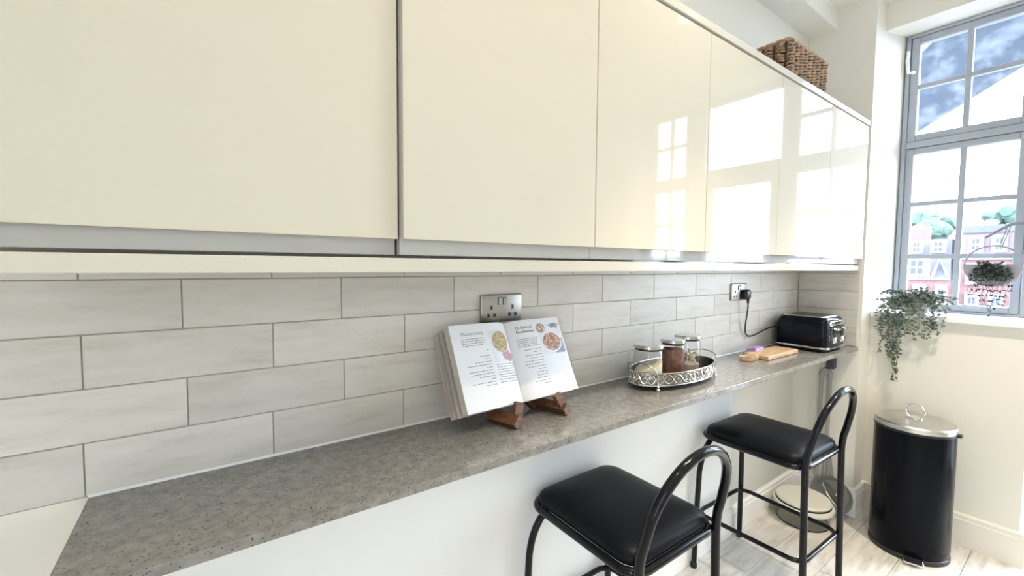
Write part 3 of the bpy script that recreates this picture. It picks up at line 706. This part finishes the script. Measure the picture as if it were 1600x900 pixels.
obj('cover', mb.add([v for v in wv]+[v-NF*.003 for v in wv], [(0,1,2,3),(7,6,5,4),(0,4,5,1),(1,5,6,2),(2,6,7,3),(3,7,4,0)]), 'cover', bk)
# printed matter (flat print that follows the paper)
def U(side, u):                                     # u measured left to right on the page, 0..1
    return (1-u) if side < 0 else u
def pdisc(side, u, t, ru, rt, off, n=28, wob=0.0, seed=1):
    rnd = random.Random(seed); mb = MB(); mb.v.append(tuple(page(side, U(side,u), t, off)))
    rings = 4
    for q in range(1, rings+1):
        for k in range(n):
            a = 2*PI*k/n; w_ = 1+wob*(rnd.random()-.5)*(q == rings)
            mb.v.append(tuple(page(side, U(side, u+ru*w_*q/rings*math.cos(a)), t+rt*w_*q/rings*math.sin(a), off)))
    for k in range(n): mb.f.append((0, 1+k, 1+(k+1)%n))
    for q in range(rings-1):
        for k in range(n):
            l = (k+1)%n; mb.f.append((1+q*n+k, 1+q*n+l, 1+(q+1)*n+l, 1+(q+1)*n+k))
    return mb
def prect(side, u0, u1, t0, t1, off): return pgrid(side, U(side,u0), U(side,u1), t0, t1, off, 8, 6)
def ptext(side, txt, u0, t0, size, mat, off=.0004):
    cu = bpy.data.curves.new('title', 'FONT'); cu.body = txt; cu.size = 1.0; cu.resolution_u = 2
    to = bpy.data.objects.new('title_tmp', cu); COL.objects.link(to)
    bpy.context.view_layer.update()
    me = to.evaluated_get(bpy.context.evaluated_depsgraph_get()).to_mesh()
    vs = [(v.co.x, v.co.y) for v in me.vertices]; fs = [tuple(p.vertices) for p in me.polygons]
    to.to_mesh_clear() if hasattr(to, 'to_mesh_clear') else None
    bpy.data.objects.remove(to)
    mb = MB(); mb.v = [tuple(page(side, U(side, u0+x*size/BW), t0+y*size/BH, off)) for x, y in vs]; mb.f = fs
    obj('title_print', mb, mat, pages[side])
def plines(side, u1s, t0, dt, n, rnd, mat, ragged_left=True, u0=None, hgt=.0075):
    mb = MB()
    for i in range(n):
        t = t0 - i*dt
        a = u1s[0] + rnd.random()*(u1s[1]-u1s[0]) if ragged_left else u1s[0]
        e = u0 if ragged_left else u1s[1] - rnd.random()*.06
        x = a
        while x < e-.01:
            wl = min(.02+.05*rnd.random(), e-x)
            g_ = pgrid(side, U(side,x), U(side,x+wl), t, t+hgt, .0003, 2, 1); mb.add(g_.v, g_.f); x += wl+.012
    obj('text_print', mb, mat, pages[side])
rnd = random.Random(5)
ptext(-1, 'Mustard Soup', .15, .865, .0128, 'ink')
plines(-1, (.14,.53), .815, .026, 4, rnd, 'ink', False)
plines(-1, (.15,.55), .70, .034, 14, rnd, 'ink', True, .53)
plines(-1, (.60,.97), .475, .030, 8, rnd, 'ink', False)
obj('photo_print', prect(-1, .58, .97, .50, .90, .0002), 'photo_pale', pages[-1])
obj('photo_dish', pdisc(-1, .77, .755, .150, .135, .0005), 'food_soup', pages[-1])
obj('photo_ham', pdisc(-1, .845, .575, .10, .065, .0005, 20, .5, 4), 'food_ham', pages[-1])
ptext(1, 'My Seafood\nBouillabaisse', .13, .885, .0125, 'ink_dark')
plines(1, (.11,.50), .745, .024, 5, rnd, 'ink', False)
plines(1, (.14,.40), .60, .037, 13, rnd, 'ink', True, .50)
obj('photo_print', prect(1, .52, .97, .50, .93, .0002), 'photo_pale', pages[1])
obj('photo_cloth', prect(1, .77, .97, .51, .70, .0004), 'photo_grey', pages[1])
obj('photo_glove', pdisc(1, .86, .89, .10, .036, .0004, 18, .5, 9), 'photo_grey', pages[1])
obj('photo_rim', pdisc(1, .745, .665, .195, .135, .0006), 'photo_white', pages[1])
obj('photo_dish', pdisc(1, .74, .67, .182, .122, .0009), 'food_stew', pages[1])
obj('photo_bowl', pdisc(1, .585, .865, .085, .066, .0006), 'food_salad', pages[1])
plines(1, (.55,.94), .455, .026, 7, rnd, 'photo_pale', False)
tag(bk, 'open cookbook of soup recipes propped on a wooden stand', 'book')
# stand: two crossed boards, each with a shelf arm and an upright peg in front of the pages
st = empty('book_stand', (0.765, -0.12, CT))
def slab_between(p, q, wdt, th, nrm):
    p, q = Vector(p), Vector(q); d = (q-p).normalized(); n = Vector(nrm).normalized(); s = d.cross(n).normalized()*wdt/2; n = s.cross(d).normalized()*th/2
    vs = [p-s-n, p+s-n, p+s+n, p-s+n, q-s-n, q+s-n, q+s+n, q-s+n]
    return MB().add(vs, [(0,1,2,3),(7,6,5,4),(0,4,5,1),(1,5,6,2),(2,6,7,3),(3,7,4,0)])
def bw_(p): return (bk.location.x+p.x, bk.location.y+p.y, bk.location.z+p.z)
NB = -NF
for s, k_ in ((-1, 0), (1, 1)):
    o_ = .046 + .013*k_
    base = Vector((bk.location.x, bk.location.y, bk.location.z))
    lo = base + Rv*(s*.085) - NF*o_ + UPv*(-.015); hi = base - Rv*(s*.060) - NF*o_ + UPv*.150
    wobj('crossed_board', slab_between(lo, hi, .034, .012, NF), 'walnut', st)
    tipx = .690 if s < 0 else .862
    arm0 = Vector((lo.x, lo.y+.012, CT+.016)); arm1 = Vector((tipx, -.185, CT+.018))
    wobj('shelf_arm', slab_between(arm0, arm1, .030, .022, (s*.75,0,.66)), 'walnut', st)
    pg0 = arm1 + Vector((s*.004, .006, -.014)); pg1 = pg0 + Vector((-s*.006, .020, .056)) + Vector((-s*.018,0,0))
    wobj('peg', slab_between(pg0, pg1, .024, .014, (0,-1,.3)), 'walnut', st)
tag(st, 'dark walnut crossed-board stand under the open cookbook', 'book stand')

# ================================================================== BASKET
bs = empty('wicker_basket', (2.235, -0.135, 2.113))
A_, B_, HB = 0.195, 0.105, 0.185
rowsN = 15; per = rrect(A_, B_, .022, 4)
def along(pts, n):
    P = [Vector(p) for p in pts]; seg = [(P[(i+1)%len(P)]-P[i]).length for i in range(len(P))]; tot = sum(seg); out = []
    i = 0; acc = 0
    for q in range(n):
        d = tot*q/n
        while acc+seg[i] < d: acc += seg[i]; i += 1
        f = (d-acc)/seg[i] if seg[i] else 0; a, c = P[i], P[(i+1)%len(P)]
        t = (c-a).normalized(); out.append((a.lerp(c, f), Vector((t.y, -t.x, 0))))
    return out
NS = 27; pp = along(per, NS*6); wv = MB()
for k in range(rowsN):
    z = .006 + k*(HB-.012)/(rowsN-1)
    path = []
    for i, (p, n) in enumerate(pp):
        flare = 1.0 + .05*z/HB
        path.append(Vector((p.x*flare, p.y*flare, z + .0022*math.sin(2*PI*i/6+.8) + .0012*math.sin(i*.37+k*1.9))) + n*(.0075*math.sin(2*PI*i/6 + .6*math.sin(k*2.1))))
    wv.tube(path, .0048, 6, True)
obj('weave', wv, 'wicker', bs, True)
sk = MB()
for i in range(4, NS*6, 6):
    p, n = pp[i]; sk.tube([(p.x, p.y, .001), (p.x*1.05, p.y*1.05, HB)], .0042, 5)
obj('stakes', sk, 'wicker_dark', bs, True)['kind'] = 'stuff'
obj('lining', MB().add([*[(x*.965,y*.95,.003) for x,y,z in per], *[(x*1.02,y*1.0,HB-.01) for x,y,z in per]], [tuple(range(len(per)))]+[(k,(k+1)%len(per),(k+1)%len(per)+len(per),k+len(per)) for k in range(len(per))]), 'wicker_dark', bs)
obj('rim', MB().tube([Vector((p.x*1.055, p.y*1.055, HB+.001+.0015*math.sin(i*1.3))) + n*(.0015*math.cos(i*1.3)) for i, (p, n) in enumerate(pp)], .0075, 6, True), 'wicker', bs, True)
tag(bs, 'brown woven wicker basket on top of the wall cabinets', 'basket')

# ================================================================== BAR STOOLS
def stool():
    r = empty('bar_stool')
    a, b_ = .176, .197; mb = MB(); lay = []
    for ins, z in ((.012,.612),(.002,.618),(.0,.630),(.004,.641),(.014,.650),(.034,.657),(.07,.662),(.11,.664),(.15,.665)):
        lay.append(rrect(a-ins, b_-ins, max(.012,.050-ins*.25), 6, z))
    n = len(lay[0]); vs = [p for l in lay for p in l]; fs = [tuple(reversed(range(n)))]
    for i in range(len(lay)-1):
        for k in range(n): fs.append((i*n+k, i*n+(k+1)%n, (i+1)*n+(k+1)%n, (i+1)*n+k))
    fs.append(tuple((len(lay)-1)*n+k for k in range(n)))
    obj('seat', mb.add(vs, fs), 'vinyl', r, True)
    obj('seat_frame', MB().tube(rrect(a+.004, b_+.004, .055, 8, .608), .0115, 10, True), 'black_metal', r, True)
    R = .0115
    for s in (-1, 1):
        path = [(s*.196,.205,.012),(s*.190,.203,.25),(s*.182,.200,.44)]
        for i in range(1, 9):
            t = PI/2*i/8; path.append((s*(.182-.12*(1-math.cos(t))), .198-.012*i/8, .44+.150*math.sin(t)))
        path.append((s*.0005, .184, .592))
        l = obj('leg', MB().tube(path, R, 10), 'black_metal', r, True)
        obj('foot_cap', MB().lathe([(.0135,0),(.0140,.004),(.0140,.020),(.012,.022)], 12, (s*.196,.205,0)), 'rubber', l, True)
        l = obj('leg', MB().tube([(s*.176,-.218,.012),(s*.174,-.212,.30),(s*.172,-.206,.60),(s*.172,-.207,.635)], .0125, 10), 'black_metal', r, True)
        obj('foot_cap', MB().lathe([(.0145,0),(.0150,.004),(.0150,.020),(.013,.022)], 12, (s*.176,-.218,0)), 'rubber', l, True)
        obj('weld_joint', MB().lathe([(.0001,-.010),(.008,-.006),(.010,0),(.008,.006),(.0001,.010)], 10, (s*.188,.198,.252)), 'chrome', l, True)
    hoop = [(.172,-.207,.630),(.172,-.211,.665),(.171,-.220,.700)]
    for i in range(0, 25):
        t = PI*i/24; z = .728+.165*math.sin(t); hoop.append((.168*math.cos(t), -.226-(z-.728)*.22, z))
    hoop += [(-.171,-.220,.700),(-.172,-.211,.665),(-.172,-.207,.630)]
    obj('backrest', MB().tube(hoop, .0128, 12), 'black_metal', r, True)
    ring = rrect(.186, .206, .050, 6, .252)
    ring = [((x if y > 0 else x*.94), y-.003, z) for x, y, z in ring]
    obj('footrest', MB().tube(ring, .0092, 10, True), 'black_metal', r, True)
    return r
s1 = stool(); s1.location = (1.985, -0.243, 0); s1.rotation_euler.z = -0.02
tag(s1, 'black vinyl bar stool nearer the end wall and bin', 'stool', 'black bar stools')
s2 = copy_tree(s1); s2.location = (1.030, -0.236, 0); s2.rotation_euler.z = 0.0
tag(s2, 'black vinyl bar stool nearest the camera, in front of the tray', 'stool', 'black bar stools')

# ================================================================== PEDAL BIN
bn = empty('pedal_bin', (2.778, -0.553, 0)); RB = .146
obj('body', MB().lathe([(RB*.97,.018),(RB,.030),(RB,.595),(RB-.003,.598)], 56), 'bin_black', bn, True)
obj('base_ring', MB().lathe([(RB*.98,0),(RB*1.012,.004),(RB*1.012,.020),(RB*.98,.024)], 48), 'plastic_black', bn, True)
ld = obj('lid', MB().lathe([(RB*1.01,.602),(RB*1.015,.606),(RB*1.015,.622),(RB*.98,.628),(RB*.7,.634),(RB*.3,.637),(.0001,.638)], 56), 'steel', bn, True)
obj('collar', MB().lathe([(RB*1.0,.590),(RB*1.02,.593),(RB*1.02,.6015),(RB*1.0,.6025)], 48), 'plastic_black', bn, True)
ha = [(.034*math.cos(t)*0.0+0.0, .034*math.cos(t), .668+.034*math.sin(t)) for t in [-.9+(PI+1.8)*i/28 for i in range(29)]]
obj('ring_handle', MB().tube([(0.0,.024,.637)]+ha+[(0.0,-.024,.637)][::1], .0032, 8), 'chrome', ld, True)
obj('handle_plate', MB().lathe([(.030,.6365),(.030,.640),(.0001,.642)], 24), 'chrome', ld, True)
hg = MB().rbox(-.014,.020,-RB-.016,-RB+.006,.590,.605,.005,2)
obj('hinge', hg, 'plastic_black', bn, True)
pa = 0.32; pd = Vector((-math.cos(pa), -math.sin(pa), 0)); sd_ = Vector((pd.y, -pd.x, 0))
obj('pedal', MB().tube([pd*(RB-.01)+sd_*.030+Vector((0,0,.030)), pd*(RB+.034)+sd_*.032+Vector((0,0,.014)), pd*(RB+.034)-sd_*.032+Vector((0,0,.014)), pd*(RB-.01)-sd_*.030+Vector((0,0,.030))], .004, 8), 'chrome', bn, True)
obj('pedal_plate', slab_between(pd*(RB-.004)+Vector((0,0,.024)), pd*(RB+.030)+Vector((0,0,.015)), .052, .004, (0,0,1)), 'plastic_black', bn)
tag(bn, 'black pedal bin with brushed steel ring-handled lid under the window', 'bin')

# ================================================================== PIPES, PAN, LID, TUB in the corner
wp = empty('water_pipes', (X1-.03, -.165, 0))
for yy in (-.146, -.186):
    wobj('pipe', MB().tube([(X1-.045,yy+.004,.0),(X1-.040,yy+.002,.15),(X1-.030,yy,.70),(X1-.030,yy,.748)], .0105, 10), 'pipe', wp, True)
wobj('elbow', MB().tube([(X1-.030,-.146,.735),(X1-.030,-.146,.760),(X1-.030,-.152,.772),(X1-.030,-.180,.775),(X1-.030,-.186,.765),(X1-.030,-.186,.735)], .0135, 10), 'pipe', wp, True)
wobj('clip', MB().rbox(X1-.043,X1-.0005,-.150,-.180,.757,.790,.003,1), 'pipe', wp)
tag(wp, 'pair of pale painted pipes rising under the worktop corner', 'pipes')
def disc_on(mat, c, tilt, yaw):
    return Matrix.Translation(c) @ Matrix.Rotation(yaw,4,'Z') @ Matrix.Rotation(tilt,4,'Y')
fp = empty('frying_pan', (2.78, -.235, 0))
mt = disc_on(None, Vector((2.812,-.232,.102)), -PI/2+.16, 0.0) @ Matrix.Scale(0.80, 4)     # pan axis points to -x, leaning back on the wall
wobj('pan_body', MB().lathe([(.0001,-.012),(.092,-.012),(.098,-.008),(.122,.022),(.124,.026),(.119,.024),(.094,-.006),(.0001,-.008)], 44).xform(mt), 'pan', fp, True)
hp0 = Vector((2.826,-.218,.190)); hp1 = Vector((2.842,-.196,.305))
hd = wobj('handle', slab_between(hp0, hp1, .024, .010, (-1,0,.15)), 'pan', fp)
tag(fp, 'grey frying pan leaning on the end wall behind the stool', 'pan')
gl = empty('pan_lid', (2.76, -.215, 0))
mt = Matrix.Translation(Vector((2.772,-.246,.118))) @ Vector((.10,-.36,.29)).to_track_quat('Z','Y').to_matrix().to_4x4() @ Matrix.Scale(0.80, 4)
wobj('glass', MB().lathe([(.086,0),(.080,.010),(.05,.022),(.0001,.027),(.0001,.025),(.05,.020),(.078,.008),(.084,0)], 40).xform(mt), 'tub_clear', gl, True)
wobj('rim', MB().tube([(mt @ Vector((.088*math.cos(t),.088*math.sin(t),0))) for t in [2*PI*i/40 for i in range(40)]], .0035, 8, True), 'chrome', gl, True)
wobj('handle', MB().tube([mt @ Vector(p) for p in ((-.028,0,.024),(-.024,0,.044),(0,0,.050),(.024,0,.044),(.028,0,.024))], .007, 8), 'chrome', gl, True)
tag(gl, 'glass pan lid with shiny steel rim tilted in front of the frying pan', 'lid')
tb = empty('round_tub', (2.610, -.165, 0)); RT = .130
obj('bowl', MB().lathe([(RT*.86,.004),(RT*.93,.010),(RT,.085),(RT-.003,.085),(RT*.91,.012),(.0001,.010)], 48), 'tub_clear', tb, True)
obj('base_seal', MB().tube([(RT*.90*math.cos(t),RT*.90*math.sin(t),.0035) for t in [2*PI*i/48 for i in range(48)]], .0035, 6, True), 'rubber', tb, True)
obj('rim', MB().lathe([(RT-.004,.080),(RT+.008,.082),(RT+.010,.092),(RT+.006,.102),(RT-.004,.104)], 48), 'tub_rim', tb, True)
obj('seal', MB().lathe([(RT-.012,.103),(RT-.004,.104),(RT-.004,.110),(RT-.012,.111)], 40), 'rubber', tb, True)
obj('lid_ring', MB().lathe([(RT-.055,.112),(RT-.008,.110),(RT-.004,.118),(RT-.010,.128),(RT-.055,.124)], 48), 'tub_rim', tb, True)
tag(tb, 'low round clear tub with pale rim on the floor behind the stool', 'tub')

# ================================================================== PLANTS
def leaf(mb, p, d, up, L, W):
    d = d.normalized(); s = d.cross(up)
    if s.length < 1e-4: s = d.cross(Vector((1,0,0)))
    s.normalize(); n = s.cross(d)
    mb.add([p, p+d*L*.45+s*W/2+n*L*.06, p+d*L-n*L*.10, p+d*L*.45-s*W/2+n*L*.06], [(0,1,2),(0,2,3)])
def trail(stem_mb, leaf_mb, pts, rnd, step=.014, L=.017, W=.012, r=.0010):
    P = [Vector(p) for p in pts]; stem_mb.tube(P, r, 4)
    for i in range(len(P)-1):
        a, c = P[i], P[i+1]; n = max(1, int((c-a).length/step)); t = (c-a).normalized()
        for q in range(n):
            p = a.lerp(c, (q+.5)/n)
            for s in (0, PI):
                an = rnd.random()*2*PI
                d = Vector((math.cos(an), math.sin(an), rnd.uniform(-1.1,.5)))
                leaf(leaf_mb, p, d, Vector((rnd.uniform(-1.6,.4),rnd.uniform(-1,1),rnd.uniform(-.6,1))), L*rnd.uniform(.8,1.35), W*rnd.uniform(.9,1.5))
rnd = random.Random(11)
p1 = empty('trailing_plant', (3.055, -.482, 1.113))
wobj('pot', MB().lathe([(.034,0),(.046,.004),(.052,.055),(.054,.060),(.049,.060),(.045,.050),(.0001,.048)], 28, (3.055,-.482,1.1135)), 'pot', p1, True)
sm, lm = MB(), MB()
for i in range(58):                                 # bushy crown over the pot
    a = 2*PI*i/29 + rnd.random()*.3; rr = rnd.uniform(.03,.10)
    top = Vector((3.055,-.482,1.165)); e = top + Vector((rr*.55*math.cos(a)-.012, rr*1.30*math.sin(a), rnd.uniform(-.01,.085)*(1.2-rr*5)))
    trail(sm, lm, [top, top.lerp(e,.5)+Vector((0,0,.030)), e, e+Vector((0,0,-.02))+(e-top)*.25], rnd, .012)
def hang(y, zb, x=2.972, y_src=None):
    ys = y if y_src is None else y_src
    pts = [(3.045,-.482+(ys+.482)*.3,1.168),(3.01,-.482+(ys+.482)*.7,1.190),(x+.01,y,1.150)]
    z = 1.150; q = 0
    while z > zb:
        z -= .03; q += 1; pts.append((x+.006*math.sin(q*1.3+y*50), y+.006*math.cos(q*1.9+y*40), max(z,zb)))
    trail(sm, lm, pts, rnd, .012)
for y_, zb in ((-.365,.90),(-.372,.98),(-.390,.93),(-.400,.86),(-.412,.90),(-.418,.82),(-.428,.755),(-.436,.77),(-.440,.92),(-.455,1.0),(-.385,1.04),(-.47,1.01),(-.49,.985),(-.51,1.03),(-.53,.995),(-.555,1.0),(-.575,1.02),(-.565,1.05),(-.60,1.06),(-.350,1.02)):
    hang(y_, zb)
o = wobj('stems', sm, 'stem', p1); o['kind'] = 'stuff'
o = wobj('foliage', lm, 'leaf_pale', p1); o['kind'] = 'stuff'
tag(p1, 'grey-green trailing plant spilling over the left end of the sill', 'plant')
# hanging hoop planter
hx = 3.185; hy, hz, hr = -.727, 1.365, .098
hpn = empty('hoop_planter', (hx, hy, hz-hr))
wobj('hoop', MB().tube([(hx, hy+hr*math.cos(t), hz+hr*math.sin(t)) for t in [2*PI*i/48 for i in range(48)]], .0042, 8, True), 'hoop_white', hpn, True)
hm = [(hy+hr*math.cos(t), hz+hr*math.sin(t)) for t in [PI*.98+(PI*1.04)*i/24 for i in range(25)]]
n = len(hm)
wobj('trough', MB().add([(hx-.022,a,c) for a,c in hm]+[(hx+.022,a,c) for a,c in hm], [tuple(range(n)), tuple(range(2*n-1,n-1,-1))]+[(i,(i+1)%n,(i+1)%n+n,i+n) for i in range(n)]), 'hoop_white', hpn, True)
wobj('hanging_cord', MB().tube([(hx,hy-.018,hz+hr),(hx,-.766,1.553)], .0024, 5), 'cord', hpn)
wobj('hanging_cord', MB().tube([(hx,hy-.026,hz+hr-.003),(hx,-.775,1.550)], .0024, 5), 'cord', hpn)
sm, lm = MB(), MB(); rnd = random.Random(21)
for i in range(60):
    a = 2*PI*rnd.random(); rr = rnd.uniform(.01,.060)
    s0 = Vector((hx-.005, hy+rnd.uniform(-.05,.05), hz-.012)); e = s0 + Vector((-.035+.05*math.cos(a)*rr/.075, rr*.55*math.sin(a), rnd.uniform(-.060,.035)))
    trail(sm, lm, [s0, s0.lerp(e,.5)+Vector((-.006,0,.010)), e], rnd, .008, .015, .011)
for y_, zb in ((-.655,1.24),(-.665,1.20),(-.680,1.215),(-.700,1.17),(-.715,1.15),(-.725,1.118),(-.738,1.16),(-.752,1.20),(-.765,1.18),(-.780,1.215),(-.790,1.24)):
    z = hz-.03; pts = [(hx-.03, y_, z)]; q = 0
    while z > zb: z -= .025; q += 1; pts.append((hx-.036+.005*math.sin(q*1.4+y_*30), y_+.006*math.cos(q*2.1+y_*60)-(.010*max(0,1.18-z)/.06), max(z,zb)))
    trail(sm, lm, pts, rnd, .016, .014, .009)
wobj('stems', sm, 'stem', hpn)['kind'] = 'stuff'
wobj('foliage', lm, 'leaf_dark', hpn)['kind'] = 'stuff'
tag(hpn, 'round hoop planter of dark trailing leaves hanging at the window', 'planter')
hk = empty('hanging_bracket', (X3, -.835, 1.57))
wobj('arm', MB().rbox(hx-.006,X3-.012,-.842,-.828,1.560,1.574,.003,1), 'cord', hk)
wobj('hook_bar', MB().tube([(hx,-.836,1.568),(hx,-.785,1.567),(hx,-.766,1.558),(hx,-.695,1.503)], [.008,.008,.007,.005], 8), 'cord', hk, True)
tag(hk, 'blue-grey metal hook arm on the window frame holding the hoop', 'bracket')

# ================================================================== CEILING DOWNLIGHTS (the room's lamps)
names = ['recessed ceiling downlight farthest along towards the window', 'recessed ceiling downlight above the middle of the room', 'recessed ceiling downlight at the near end of the room', 'small recessed downlight close in front of the wall cabinets']
for (x, y, p), nm in zip(LAMPS, names):
    r = empty('downlight', (x, y, CEIL))
    obj('trim_ring', MB().lathe([(.046,0),(.046,-.004),(.060,-.004),(.060,0)], 32), 'lamp_glass', r, True)
    obj('lens', MB().lathe([(.0001,-.001),(.044,-.001),(.044,-.0025),(.0001,-.0025)], 24), 'lens', r)
    l = bpy.data.lights.new('downlight_lamp', 'SPOT'); l.shadow_soft_size = 0.035; l.energy = p; l.color = WARM; l.spot_size = math.radians(110 if p < 40 else 74); l.spot_blend = 0.6
    lo = bpy.data.objects.new('lamp_light', l); COL.objects.link(lo); lo.parent = r; lo.location = (0, 0, -.008)
    tag(r, nm, 'ceiling light', 'ceiling downlights')
